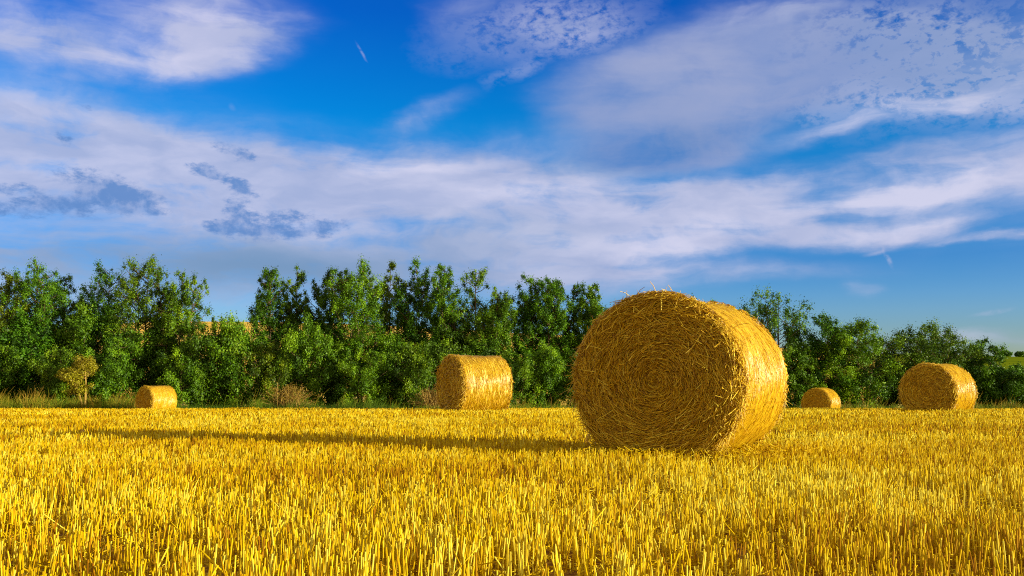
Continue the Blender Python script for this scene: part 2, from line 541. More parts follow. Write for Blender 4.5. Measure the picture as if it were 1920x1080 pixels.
def stubble(y0, y1, dens, margin, r0, r1, h0, h1, sides, seed, lean=0.10, per=4, bend=False):
    rng = np.random.default_rng(seed)
    hw = lambda y: 0.53 * y + margin
    area = (hw(y0) + hw(y1)) * (y1 - y0)
    n = int(area * dens / per)
    yy = np.sqrt(rng.random(n) * (hw(y1) ** 2 - hw(y0) ** 2) + hw(y0) ** 2)
    yy = (yy - margin) / 0.53
    xx = (rng.random(n) * 2 - 1) * hw(yy)
    # drilled rows, slightly oblique to the view
    ca, sa = math.cos(R(8)), math.sin(R(8))
    u = xx * ca + yy * sa
    v = -xx * sa + yy * ca
    row = 0.125
    u = np.round(u / row) * row + rng.normal(0, 0.042, n)
    xx = u * ca - v * sa
    yy = u * sa + v * ca
    keep = rng.random(n) < 0.12 + 1.10 * value_noise(xx, yy, 0.42, 5)
    # wheel tracks that cross the far field
    for (c, k, wd) in ((19.4, 0.05, 0.35), (21.6, 0.05, 0.35), (15.4, -0.06, 0.18)):
        dist = np.abs(yy - (c + k * xx + 0.25 * np.sin(xx * .35)))
        keep &= ~((dist < wd) & (rng.random(n) < 0.8))
    keep &= ~in_bale(xx, yy)
    xx, yy = xx[keep], yy[keep]
    n = len(xx)
    plant_lean = rng.normal(0, lean, (n, 2))
    plant_h = h0 + (h1 - h0) * value_noise(xx, yy, 0.8, 9) * 0.6
    plant_t = rng.normal(0.45, 0.17, n) + (value_noise(xx, yy, 1.7, 3) - 0.5) * 0.45
    xx = rep(xx, per) + rng.normal(0, 0.016, n * per)
    yy = rep(yy, per) + rng.normal(0, 0.024, n * per)
    N = n * per
    h = rep(plant_h, per) * (1 + rng.normal(0, 0.16, N)) + (h1 - h0) * 0.4 * rng.random(N)
    h = np.clip(h, 0.03, None)
    wild = rng.random(N) < 0.065
    L = np.repeat(plant_lean, per, 0) + rng.normal(0, 0.05, (N, 2)) + wild[:, None] * rng.normal(0, 0.45, (N, 2))
    z = gz(xx, yy) - 0.01
    base = np.stack([xx, yy, z], -1)
    top = base + np.stack([L[:, 0] * h, L[:, 1] * h, h], -1)
    if bend:
        midp = (base + top) / 2 + np.concatenate([rng.normal(0, 0.004, (N, 2)), np.zeros((N, 1))], 1)
        P = np.stack([base, midp, top], 1)
    else:
        P = np.stack([base, top], 1)
    rad = r0 + (r1 - r0) * rng.random(N)
    V, F = tubes(P, rad, sides, rng, cap=True)
    tone = np.clip(rep(plant_t, per) + rng.normal(0, 0.16, N), 0, 1)
    # stalks are duller towards the root
    k = P.shape[1]
    tt = tone[:, None] * np.ones((1, k))
    tt = np.repeat(tt[:, :, None], sides, 2).reshape(-1)
    return V, F, tt


def join(parts):
    Vs, Fs, Ts, off = [], [], [], 0
    for V, F, T in parts:
        Vs.append(V)
        Ts.append(T)
        for f in F:
            Fs.append(np.asarray(f) + off)
        off += len(V)
    byk = {}
    for f in Fs:
        byk.setdefault(f.shape[1], []).append(f)
    return np.concatenate(Vs), [np.concatenate(v) for v in byk.values()], np.concatenate(Ts)


def litter(y0, y1, dens, margin, seed):
    rng = np.random.default_rng(seed)
    hw = 0.53 * y1 + margin
    n = int(dens * (0.53 * (y0 + y1) + 2 * margin) * (y1 - y0))
    yy = y0 + (y1 - y0) * np.sqrt(rng.random(n))
    xx = (rng.random(n) * 2 - 1) * (0.53 * yy + margin)
    a = rng.random(n) * 2 * np.pi
    ln = 0.04 + 0.16 * rng.random(n) ** 2
    zc = gz(xx, yy) + 0.006 + 0.05 * rng.random(n) ** 3
    tilt = rng.normal(0, 0.22, n)
    d = np.stack([np.cos(a), np.sin(a), tilt], -1) * ln[:, None] / 2
    c = np.stack([xx, yy, zc], -1)
    sag = np.zeros_like(c)
    sag[:, 2] = rng.normal(0, 0.006, n)
    V, F = tubes(np.stack([c - d, c + sag, c + d], 1), 0.0018 + 0.0016 * rng.random(n), 3, rng)
    return V, F, rep(np.clip(rng.normal(0.45, 0.2, n), 0, 1), 9)


def spill(key, n, seed, fat=1.0):
    """Loose straw shed round a bale's foot."""
    rng = np.random.default_rng(seed)
    b = BALES[key]
    a = R(b['az'])
    u = (rng.random(n) - 0.5) * (b['L'] + 0.5)
    v = rng.normal(0, 0.42, n)
    xx = b['x'] + u * math.sin(a) + v * math.cos(a)
    yy = b['y'] + u * math.cos(a) - v * math.sin(a)
    t = rng.random(n) * 2 * np.pi
    ln = 0.06 + 0.2 * rng.random(n)
    c = np.stack([xx, yy, gz(xx, yy) + 0.02 + 0.10 * rng.random(n)], -1)
    d = np.stack([np.cos(t), np.sin(t), rng.normal(0, 0.35, n)], -1) * ln[:, None] / 2
    sag = np.zeros_like(c)
    sag[:, 2] = rng.normal(0, 0.012, n)
    V, F = tubes(np.stack([c - d, c + sag, c + d], 1), fat * (0.0024 + 0.002 * rng.random(n)), 3, rng)
    return V, F, rep(np.clip(rng.normal(0.45, 0.22, n), 0, 1), 9)


parts = [
    stubble(1.2, 5.0, 1150, 1.8, 0.0018, 0.0031, 0.085, 0.16, 5, 11, 0.075, 4, True),
    stubble(5.0, 11.0, 980, 2.2, 0.0021, 0.0035, 0.085, 0.15, 4, 12, 0.075, 4),
    stubble(11.0, 20.0, 560, 2.5, 0.0034, 0.0054, 0.085, 0.14, 3, 13, 0.08, 4),
    stubble(20.0, 34.0, 300, 3.0, 0.0062, 0.0090, 0.085, 0.14, 3, 14, 0.08, 4),
    stubble(34.0, 56.0, 60, 3.0, 0.012, 0.018, 0.08, 0.13, 3, 15, 0.11, 4),
    litter(1.2, 6.5, 560, 1.8, 21), litter(6.5, 14, 160, 2, 22), spill('near', 2600, 31), spill('middle', 500, 32, 1.8), spill('right', 400, 33, 1.8)]
V, F, T = join(parts)
link('stubble', mesh_from('stubble', V, F, T), M_stubble, kind='stuff', label='golden cut wheat stubble covering the whole field', category='stubble')


# ------------------------------------------------------------------ straw bales
def make_barrel_mat():
    m, g, out = mat_new('wrapped_straw')
    tc = g.new('ShaderNodeTexCoord')
    P = tc.outputs['Object']
    # angle round the bale so that fibres run round it
    sep = g.new('ShaderNodeSeparateXYZ')
    g.link(P, sep.inputs[0])
    th = g.math('ARCTAN2', sep.outputs[1], sep.outputs[0])
    cmb = g.new('ShaderNodeCombineXYZ')
    g.link(g.math('MULTIPLY', th, 0.8), cmb.inputs[0])
    g.link(sep.outputs[2], cmb.inputs[1])
    fib = g.noise(g.mapping(cmb.outputs[0], scale=(9, 90, 1)), 1.0, 4, 0.65, 0.4)
    net = g.noise(g.mapping(cmb.outputs[0], scale=(3, 14, 1)), 1.0, 3, 0.6)
    lump = g.noise(P, 5, 3, 0.5)
    f = g.math('ADD', g.math('MULTIPLY', fib, 0.65), g.math('MULTIPLY', net, 0.35))
    col = g.ramp(f, [(0.30, (0.46, 0.25, 0.008)), (0.48, (0.70, 0.44, 0.012)), (0.66, (0.80, 0.56, 0.03))])
    bump = g.new('ShaderNodeBump')
    bump.inputs['Strength'].default_value = 0.35
    bump.inputs['Distance'].default_value = 0.012
    g.link(g.math('ADD', fib, g.math('MULTIPLY', lump, 0.8)), bump.inputs['Height'])
    tan = g.new('ShaderNodeTangent', direction_type='RADIAL', axis='Z')
    b = principled(g, out, col, 0.36, 0.6, Normal=bump.outputs[0], Anisotropic=0.85)
    g.link(tan.outputs[0], b.inputs['Tangent'])
    return m


def make_end_mat():
    m, g, out = mat_new('straw_end')
    tc = g.new('ShaderNodeTexCoord')
    P = tc.outputs['Object']
    n = g.noise(P, 30, 5, 0.65)
    col = g.ramp(n, [(0.35, (0.20, 0.09, 0.004)), (0.65, (0.54, 0.31, 0.008))])
    principled(g, out, col, 0.8, 0.2)
    return m


M_barrel = make_barrel_mat()
M_end = make_end_mat()
M_strand = make_straw_mat('loose_straw', (0.34, 0.17, 0.006), (0.68, 0.42, 0.012), (0.86, 0.62, 0.05), 0.42, 0.45)
M_endstrand = make_straw_mat('end_straw', (0.30, 0.14, 0.004), (0.76, 0.47, 0.006), (0.94, 0.74, 0.06), 0.42, 0.4)
M_wrapstrand = make_straw_mat('net_wrapped_straw', (0.44, 0.23, 0.005), (0.68, 0.42, 0.007), (0.84, 0.61, 0.02), 0.30, 0.65)


def sagged(x, y, R0):
    """Flatten a bale's round section a little where it rests (local y points down)."""
    f = np.where(y > 0, 1 - 0.07 * (y / R0) ** 4, 1.0)
    wide = 1 + 0.025 * np.clip(1 - (y / R0) ** 2, 0, 1)
    return x * wide, y * f


def bale_parts(D, L, detail, seed):
    """Meshes in a local frame whose Z axis is the bale's axis (front end at -L/2), local Y down."""
    rng = np.random.default_rng(seed)
    R0 = D / 2
    nth, nz = 160, 28
    th = np.linspace(0, 2 * np.pi, nth, endpoint=False)
    zz = np.linspace(-L / 2, L / 2, nz)
    TH, ZZ = np.meshgrid(th, zz)
    edge = np.clip((np.abs(ZZ) - (L / 2 - 0.07)) / 0.07, 0, 1)
    lump = 0.008 * np.sin(2 * TH + seed * 2) + 0.012 * np.sin(3 * TH + 1.3 + seed) + 0.008 * np.sin(7 * TH + 5 * ZZ + seed) + 0.006 * np.sin(ZZ * 19 + 2 * np.sin(TH * 2))
    RR = R0 - 0.012 - 0.020 * edge ** 2 + lump
    X, Y = sagged(RR * np.cos(TH), RR * np.sin(TH), R0)
    V = np.stack([X, Y, ZZ], -1).reshape(-1, 3)
    i = np.arange(nth * nz).reshape(nz, nth)
    ip = np.roll(i, -1, 1)
    F = np.stack([i[:-1], ip[:-1], ip[1:], i[1:]], -1).reshape(-1, 4)
    barrel = (V, [F])

    # strands lying round the barrel
    def wrap(n, rad):
        t0 = rng.random(n) * 2 * np.pi
        z0 = (rng.random(n) - 0.5) * (L - 0.06)
        ln = 0.05 + 0.14 * rng.random(n)
        sl = rng.normal(0, 0.13, n)
        k = 4
        s = np.linspace(-0.5, 0.5, k)[None]
        tt = t0[:, None] + s * (ln * np.cos(sl) / R0)[:, None]
        z = np.clip(z0[:, None] + s * (ln * np.sin(sl))[:, None], -L / 2 - 0.01, L / 2 + 0.01)
        lump = 0.008 * np.sin(2 * tt + seed * 2) + 0.012 * np.sin(3 * tt + 1.3 + seed) + 0.008 * np.sin(7 * tt + 5 * z + seed) + 0.006 * np.sin(z * 19 + 2 * np.sin(tt * 2))
        e = np.clip((np.abs(z) - (L / 2 - 0.07)) / 0.07, 0, 1)
        r = R0 - 0.009 - 0.020 * e ** 2 + lump + 0.004 * rng.random((n, 1)) + rng.normal(0, 0.002, (n, k))
        x, y = sagged(r * np.cos(tt), r * np.sin(tt), R0)
        Vt, Ft = tubes(np.stack([x, y, z], -1), rad * (0.7 + 0.6 * rng.random(n)), 4 if detail > 1 else 3, rng)
        return Vt, Ft, rep(np.clip(rng.normal(0.5, 0.2, n), 0, 1), k * (4 if detail > 1 else 3))

    wraps = wrap(int(6500 * detail) if detail > 1 else 5500, 0.0026 if detail > 1 else 0.0042)

    # the coiled end: a shallow dome with a swirl
    def dome(r):
        q = np.clip(r / R0, 0, 1)
        return 0.035 * (1 - q ** 2) - 0.03 * np.clip((q - 0.88) / 0.12, 0, 1) ** 2 - 0.02 * np.exp(-(q / 0.10) ** 2)

    def end_disc(sign):
        nr = 24
        rr = np.linspace(0.0, R0 - 0.03, nr)
        RRr, T2 = np.meshgrid(rr, th, indexing='ij')
        lum = (0.013 * np.sin(RRr * 52 + T2 + 1.5 * np.sin(3 * T2 + seed)) + 0.012 * np.sin(5 * T2 + RRr * 9 + seed) + 0.010 * np.sin(11 * T2 - RRr * 17)) * (RRr / R0)
        Xe, Ye = sagged(RRr * np.cos(T2), RRr * np.sin(T2), R0)
        Ze = sign * (L / 2 + dome(RRr) - 0.012 + lum)
        Ve = np.stack([Xe, Ye, Ze], -1).reshape(-1, 3)
        i = np.arange(nr * nth).reshape(nr, nth)
        ip = np.roll(i, -1, 1)
        Fe = np.stack([i[:-1], ip[:-1], ip[1:], i[1:]], -1).reshape(-1, 4)
        return Ve, [Fe]

    def end_strands(sign, n, rad, stray=False):
        r0 = (R0 - 0.01) * np.sqrt(rng.random(n)) ** (0.6 if stray else 0.92)
        t0 = rng.random(n) * 2 * np.pi
        q = r0 / R0
        ln = (0.05 + 0.24 * rng.random(n)) * (0.35 + 0.75 * q)
        ang = rng.normal(0.10, 0.16 + 0.30 * q, n)
        wild = rng.random(n) < (0.8 if stray else 0.09)
        ang = ang + wild * rng.normal(0, 0.8, n)
        k = 4
        s = np.linspace(-0.5, 0.5, k)[None]
        dt = s * (ln * np.cos(ang) / np.maximum(r0, 0.03))[:, None]
        dt = np.clip(dt, -0.9, 0.9)
        straight = (0.75 * np.clip(q, 0, 1))[:, None]
        rr = r0[:, None] + s * (ln * np.sin(ang))[:, None]
        tt = t0[:, None] + dt
        xa, ya = rr * np.cos(tt), rr * np.sin(tt)
        # partly straighten the arc
        x0, y0 = r0 * np.cos(t0), r0 * np.sin(t0)
        tx = -np.sin(t0) * np.cos(ang) + np.cos(t0) * np.sin(ang)
        ty = np.cos(t0) * np.cos(ang) + np.sin(t0) * np.sin(ang)
        xl = x0[:, None] + s * (ln * tx)[:, None]
        yl = y0[:, None] + s * (ln * ty)[:, None]
        x = xa * (1 - straight) + xl * straight
        y = ya * (1 - straight) + yl * straight
        rad_now = np.hypot(x, y)
        over = np.maximum(rad_now / (R0 + 0.015), 1.0)
        x, y = x / over, y / over
        lift = rng.random(n) ** 2 * (0.012 + 0.03 * q) + (0.02 * q if stray else 0)
        tilt = rng.normal(0, 0.015, n) + wild * np.abs(rng.normal(0, 0.03, n))
        lum = (0.013 * np.sin(r0 * 52 + t0 + 1.5 * np.sin(3 * t0 + seed)) + 0.012 * np.sin(5 * t0 + r0 * 9 + seed) + 0.010 * np.sin(11 * t0 - r0 * 17)) * q
        z = sign * (L / 2 + dome(np.hypot(x, y)) - 0.006 + (lift + lum)[:, None] + s * tilt[:, None] * 2)
        x, y = sagged(x, y, R0)
        Vt, Ft = tubes(np.stack([x, y, z], -1), rad * (0.5 + 1.0 * rng.random(n) ** 2), 3, rng)
        tone = np.clip(rng.normal(0.8 if stray else 0.42, 0.26, n), 0, 1)
        return Vt, Ft, rep(tone, k * 3)

    ns = int(7200 * detail)
    rad_e = 0.0033 if detail > 1 else 0.0056
    front = join([end_strands(-1, ns, rad_e), end_strands(-1, int(330 * detail), rad_e * 1.15, True)])
    back = end_strands(1, int(ns * 0.35), rad_e * 1.4)

    # loose fringe round both rims, sticking out and hanging
    def fringe(sign, n, rad):
        t0 = rng.random(n) * 2 * np.pi
        r0 = R0 - 0.05 + 0.05 * rng.random(n)
        ln = (0.05 + 0.15 * rng.random(n) ** 1.5) * (1.0 if sign < 0 else 0.6)
        dirr = np.abs(rng.normal(0.04, 0.18, n))
        dirt = rng.normal(0.2, 0.75, n)
        dirz = rng.normal(0.45, 0.5, n)
        er = np.stack([np.cos(t0), np.sin(t0), 0 * t0], -1)
        et = np.stack([-np.sin(t0), np.cos(t0), 0 * t0], -1)
        ez = np.stack([0 * t0, 0 * t0, np.full(n, sign)], -1)
        d = unit(er * dirr[:, None] + et * dirt[:, None] + ez * dirz[:, None])
        zb = sign * (L / 2 - 0.02 - 0.07 * rng.random(n))
        p0 = er * r0[:, None]
        p0[:, 0], p0[:, 1] = sagged(p0[:, 0], p0[:, 1], R0)
        p0[:, 2] = zb
        p1 = p0 + d * (ln * 0.5)[:, None]
        p2 = p0 + d * ln[:, None]
        p2[:, 1] += 0.20 * ln           # local +Y is down
        lim = D / 2 * 0.90
        for p in (p1, p2):
            p[:, 1] = np.minimum(p[:, 1], lim)
        Vt, Ft = tubes(np.stack([p0, p1, p2], 1), rad * (0.7 + 0.7 * rng.random(n)), 3, rng, taper=0.6)
        return Vt, Ft, rep(np.clip(rng.normal(0.58, 0.22, n), 0, 1), 9)

    nf = int(1150 * detail)
    fr_f = fringe(-1, nf, rad_e * 0.95)
    fr_b = fringe(1, int(nf * 0.35), rad_e * 0.95)
    return dict(barrel=barrel, wraps=wraps, front=front, back=back, disc_f=end_disc(-1), disc_b=end_disc(1), fringe_f=fr_f, fringe_b=fr_b)


def build_bale(key, name, label, detail, seed, group):
    b = BALES[key]
    root = thing(name, (b['x'], b['y'], float(gz(b['x'], b['y']))), label, 'straw bale', group)
    p = bale_parts(b['D'], b['L'], detail, seed)
    a = R(b['az'])
    axis = Vector((math.sin(a), math.cos(a), 0))
    down = Vector((0, 0, -1))
    xax = down.cross(axis)
    m = Matrix((xax, down, axis)).transposed().to_4x4()
    m.translation = Vector((0, 0, b['D'] / 2 * 0.93 - b['sink']))

    def part(nm, shells, mats):
        Vs, Fs, Ts, mi, off = [], [], [], [], 0
        for (sh, k) in shells:
            V, F = sh[0], sh[1]
            T = sh[2] if len(sh) > 2 else np.full(len(V), 0.5)
            Vs.append(V)
            Ts.append(T)
            for f in F:
                Fs.append(np.asarray(f) + off)
                mi.append(np.full(len(f), k, dtype=np.int32))
            off += len(V)
        me = mesh_from(nm, np.concatenate(Vs), Fs, np.concatenate(Ts), True)
        for mt in mats:
            me.materials.append(mt)
        me.polygons.foreach_set('material_index', np.concatenate(mi))
        o = link(nm, me, None, root)
        o.matrix_local = m
        return o

    part('wrapped_side', [(p['barrel'], 0), (p['wraps'], 1)], [M_barrel, M_wrapstrand])
    part('straw_end', [(p['disc_f'], 0), (p['front'], 1), (p['fringe_f'], 2)], [M_end, M_endstrand, M_strand])
    part('straw_end', [(p['disc_b'], 0), (p['back'], 1), (p['fringe_b'], 2)], [M_end, M_endstrand, M_strand])
    return root


G_BALE = 'round straw bales on the stubble field'
build_bale('near', 'straw_bale', 'largest and nearest round straw bale with a shaggy coiled end', 2.0, 1, G_BALE)
build_bale('middle', 'straw_bale', 'round straw bale turned sideways with a bright glint on its wrapped side', 0.55, 2, G_BALE)
build_bale('right', 'straw_bale', 'round straw bale with flattened top before the broad dark rounded tree', 0.55, 3, G_BALE)
build_bale('left', 'straw_bale', 'small distant straw bale by the hedge near the yellowing sapling', 0.3, 4, G_BALE)
build_bale('small', 'straw_bale', 'smallest straw bale half sunk behind the rise, in front of the bright green bush', 0.3, 5, G_BALE)


# ------------------------------------------------------------------ trees and shrubs
def make_leaf_mat(name, dark, mid, light, trans=0.3):
    m, g, out = mat_new(name)
    t = attr(g)
    oi = g.new('ShaderNodeObjectInfo')
    col = g.ramp(t, [(0.0, dark), (0.5, mid), (1.0, light)])
    col = g.mix(1.0, col, oi.outputs['Color'], 'MULTIPLY')
    b = g.new('ShaderNodeBsdfPrincipled')
    g.put(b.inputs['Base Color'], col)
    b.inputs['Roughness'].default_value = 0.5
    b.inputs['Specular IOR Level'].default_value = 0.25
    tr = g.new('ShaderNodeBsdfTranslucent')
    g.put(tr.inputs[0], g.mix(1.0, col, (1.25, 1.25, 0.5), 'MULTIPLY'))
    mx = g.new('ShaderNodeMixShader')
    mx.inputs[0].default_value = trans
    g.link(b.outputs[0], mx.inputs[1])
    g.link(tr.outputs[0], mx.inputs[2])
    g.link(mx.outputs[0], out.inputs[0])
    return m


def make_bark_mat():
    m, g, out = mat_new('bark')
    tc = g.new('ShaderNodeTexCoord')
    n = g.noise(g.mapping(tc.outputs['Object'], scale=(6, 6, 1.5)), 3.0, 4, 0.6)
    col = g.ramp(n, [(0.35, (0.06, 0.04, 0.022)), (0.65, (0.20, 0.13, 0.075))])
    principled(g, out, col, 0.9, 0.1)
    return m


M_leaf = make_leaf_mat('leaves', (0.016, 0.048, 0.002), (0.074, 0.175, 0.003), (0.205, 0.350, 0.006), 0.16)
M_dry = make_leaf_mat('dry_leaves', (0.22, 0.13, 0.012), (0.36, 0.24, 0.02), (0.48, 0.36, 0.03), 0.2)
M_bark = make_bark_mat()


def leaf_faces(C, size, rng, up=0.25, out=None, aspect=0.62):
    """Diamond-shaped, slightly folded leaf sprays at centres C (n,3)."""
    n = len(C)
    nor = rng.normal(size=(n, 3))
    nor[:, 2] += up
    if out is not None:
        nor = unit(nor) + 1.25 * out
    nor = unit(nor)
    a = unit(np.cross(nor, rng.normal(size=(n, 3))))
    b = np.cross(nor, a)
    s = size * (0.6 + 0.8 * rng.random(n))
    s = s[:, None]
    fold = nor * s * 0.18
    V = np.stack([C - a * s * 0.5, C + b * s * 0.5 * aspect + fold * 0.5, C + a * s * 0.5, C - b * s * 0.5 * aspect + fold * 0.5], 1).reshape(-1, 3)
    i = np.arange(n * 4).reshape(n, 4)
    return V, [i]


def plant_mesh(seed, H, W, base=0.12, stems=4, clumps=110, per=75, leaf=0.14, shape='upright', gap=0.0, spread=1.0, limb_r=0.07, clump_r=1.0, dens=1.0):
    """Returns (wood V,F), (leaf V,F,T). Several ascending leaders, each with side limbs; a leaf clump round every limb's end."""
    per = int(per * dens)
    rng = np.random.default_rng(seed)
    wood_pts, wood_r = [], []
    cl_c, cl_r = [], []
    K = 6
    nlimb = max(1, clumps // stems)
    for s in range(stems):
        a = 2 * np.pi * (s + rng.random() * 0.8) / stems
        off = (0.15 + 0.35 * rng.random()) * W * spread * (0 if s == 0 else 1)
        topz = H * (1.0 if s == 0 else 0.72 + 0.27 * rng.random())
        tx, ty = off * math.cos(a), off * math.sin(a)
        t = np.linspace(0, 1, K)
        wig = np.cumsum(rng.normal(0, 0.05 * W / K, (K, 2)), 0)
        sx = tx * t ** 0.8 + wig[:, 0] * t
        sy = ty * t ** 0.8 + wig[:, 1] * t
        stem = np.stack([sx, sy, topz * t * 0.96], -1)
        wood_pts.append(stem)
        wood_r.append(limb_r * (1.2 if s == 0 else 0.8) * (H / 8) * np.linspace(1, 0.12, K))
        for j in range(nlimb):
            u = base + (1 - base) * ((j + rng.random()) / nlimb)
            if rng.random() < gap:
                continue
            p = np.array([np.interp(u, t, stem[:, q]) for q in range(3)])
            if shape == 'upright':
                prof = (0.68 + 0.32 * math.sin(math.pi * u)) * (1 - (max(0, u - 0.7) / 0.3) ** 1.5 * 0.42)
                rise = 0.75
            elif shape == 'round':
                prof = math.sqrt(max(0.03, 1 - (2 * u - 0.95) ** 2 * 0.9))
                rise = 0.35
            else:                      # bushy to the ground
                prof = (1 - 0.75 * u ** 2.2)
                rise = 0.5
            ln = prof * W * 0.5 * (0.35 + 0.65 * rng.random() ** 0.6) * 0.95
            b = rng.random() * 2 * np.pi
            d = np.array([math.cos(b), math.sin(b), rise * (0.5 + rng.random())])
            e = p + d * ln
            e[2] = min(e[2], H * 1.0)
            m_ = (p + e) / 2 + np.array([0, 0, -0.06 * ln]) + rng.normal(0, 0.05 * ln + 1e-3, 3)
            if ln > 0.25:
                pts = np.stack([p, p * .6 + m_ * .4, m_, m_ * .5 + e * .5, e * .8 + m_ * .2, e])
                wood_pts.append(pts)
                wood_r.append(limb_r * 0.32 * (H / 8) * np.linspace(1, 0.15, K) + 0.003)
            r = W * (0.085 + 0.085 * rng.random()) * clump_r * (1.0 if u < 0.8 else 0.8)
            cl_c.append(e)
            cl_r.append(r)
            if rng.random() < 0.6:
                cl_c.append(m_)
                cl_r.append(r * 0.8)
        # pointed leader
        for q in range(3):
            cl_c.append(stem[-1] + np.array([rng.normal(0, .03 * W), rng.normal(0, .03 * W), -q * 0.045 * H + 0.01 * H]))
            cl_r.append(W * (0.045 + 0.032 * q))
    cl_c = np.array(cl_c)
    cl_r = np.array(cl_r)
    n = len(cl_c)
    cnt = np.maximum(10, (per * (cl_r / cl_r.mean()) ** 1.6).astype(int))
    ci = np.repeat(np.arange(n), cnt)
    N = len(ci)
    d = unit(rng.normal(size=(N, 3)))
    rr = np.minimum(np.abs(rng.normal(0, 0.56, N)), 0.6 + 0.45 * rng.random(N))
    sc = np.array([0.98, 0.98, 1.5]) if shape == 'upright' else np.array([1.0, 1.0, 1.1])
    C = cl_c[ci] + d * (rr * cl_r[ci])[:, None] * sc
    C += rng.normal(0, 0.03, (N, 3))
    C[:, 2] = np.maximum(C[:, 2], 0.05)
    LV, LF = leaf_faces(C, leaf, rng, 0.3, d)
    ctone = rng.normal(0.48, 0.21, n)
    tone = np.clip(ctone[ci] + rng.normal(0, 0.15, N), 0, 1)
    pts = np.stack(wood_pts)
    WV, WF = tubes(pts, np.stack(wood_r), 6, rng)
    return (WV, WF), (LV, LF, rep(tone, 4))


def ground_at(px, depth):
    p = at(px, 732, depth)
    z = float(gz(p.x, depth))
    return Vector((p.x, depth, z))


def build_tree(name, label, category, px, top, depth, width_px, seed, group=None, tint=(1, 1, 1), mat=None, trunk='trunk', crown='crown', **kw):
    base = ground_at(px, depth)
    H = at(px, top, depth).z - base.z
    W = width_px * depth / FPX
    root = thing(name, base, label, category, group)
    (WV, WF), (LV, LF, T) = plant_mesh(seed, H, W, **kw)
    link(trunk, mesh_from(trunk, WV, WF, smooth=True), M_bark, root)
    c = link(crown, mesh_from(crown, LV, LF, T), mat or M_leaf, root)
    hr = random.Random(seed * 7)
    c.color = (tint[0] * (0.85 + 0.25 * hr.random()), tint[1] * (0.92 + 0.16 * hr.random()), tint[2], 1)
    return root


G_TREE = 'tall slender trees of the windbreak row'
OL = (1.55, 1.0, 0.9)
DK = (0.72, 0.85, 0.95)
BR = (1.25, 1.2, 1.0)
TREES = [
    # px, top, depth, width px, tint, label
    (2, 512, 60.5, 78, OL, 'olive-tinged tall tree cut by the left edge of the photo'),
    (58, 486, 61, 86, (1, 1, 1), 'tall pointed tree second from the left edge, highest of the left clump'),
    (112, 514, 62.5, 52, DK, 'narrow dark tree just left of the first sky gap'),
    (200, 498, 61.5, 84, DK, 'dark broad tree just right of the first sky gap'),
    (268, 486, 61, 92, (1, 1, 1), 'tallest tree of the clump above the small distant bale'),
    (332, 505, 60.5, 66, BR, 'bright-sided tree just left of the wide gap with the golden hill'),
    (502, 503, 61.5, 62, DK, 'twin-topped tree just right of the wide gap with the golden hill'),
    (553, 504, 62, 56, (1, 1, 1), 'slim tree behind the dead brown brush'),
    (618, 500, 62, 58, DK, 'tree with a thin see-through crown right of the dead brown brush'),
    (678, 494, 60.5, 82, BR, 'bushy light green tree with a pale stem in the middle of the row'),
    (728, 487, 62.5, 54, (1.5, 1.05, 0.9), 'brownish-topped slender tree, tallest in the middle of the row'),
    (780, 490, 62, 62, DK, 'dark slender tree left above the sideways bale'),
    (834, 492, 61.5, 64, (1, 1, 1), 'slender tree straight above the dark end of the sideways bale'),
    (890, 500, 61, 74, (1, 1, 1), 'tree with a full crown straight above the sideways bale'),
    (936, 543, 60.5, 66, BR, 'shorter rounded tree at the step down in the row right of the sideways bale'),
    (998, 520, 61.5, 62, DK, 'dark tree with two spires right of the step down in the row'),
    (1036, 520, 61, 62, (1, 1, 1), 'tree midway between the step in the row and the biggest bale'),
    (1078, 529, 61.5, 56, DK, 'tree second from the biggest bale on its left side'),
    (1112, 532, 61, 56, (1, 1, 1), 'last tall tree beside the left edge of the biggest bale'),
]
for i, (px, top, dp, w, tint, lab) in enumerate(TREES):
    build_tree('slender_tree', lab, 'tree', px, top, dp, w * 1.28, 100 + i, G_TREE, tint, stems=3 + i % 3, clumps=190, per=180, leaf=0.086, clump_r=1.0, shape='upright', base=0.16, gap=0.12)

for i, (px, top, dp, w) in enumerate([(1172, 590, 61.5, 50), (1204, 565, 61, 60), (1244, 556, 61.5, 70), (1292, 562, 61, 70), (1340, 572, 61, 70), (1388, 580, 60, 70)]):
    build_tree('slender_tree', 'tree of the row standing hidden behind the biggest bale', 'tree', px, top, dp, w * 1.2, 150 + i, 'trees hidden behind the biggest bale', DK if i % 2 else BR,
               stems=4, clumps=150, per=150, leaf=0.09, shape='upright', base=0.05, gap=0.1)

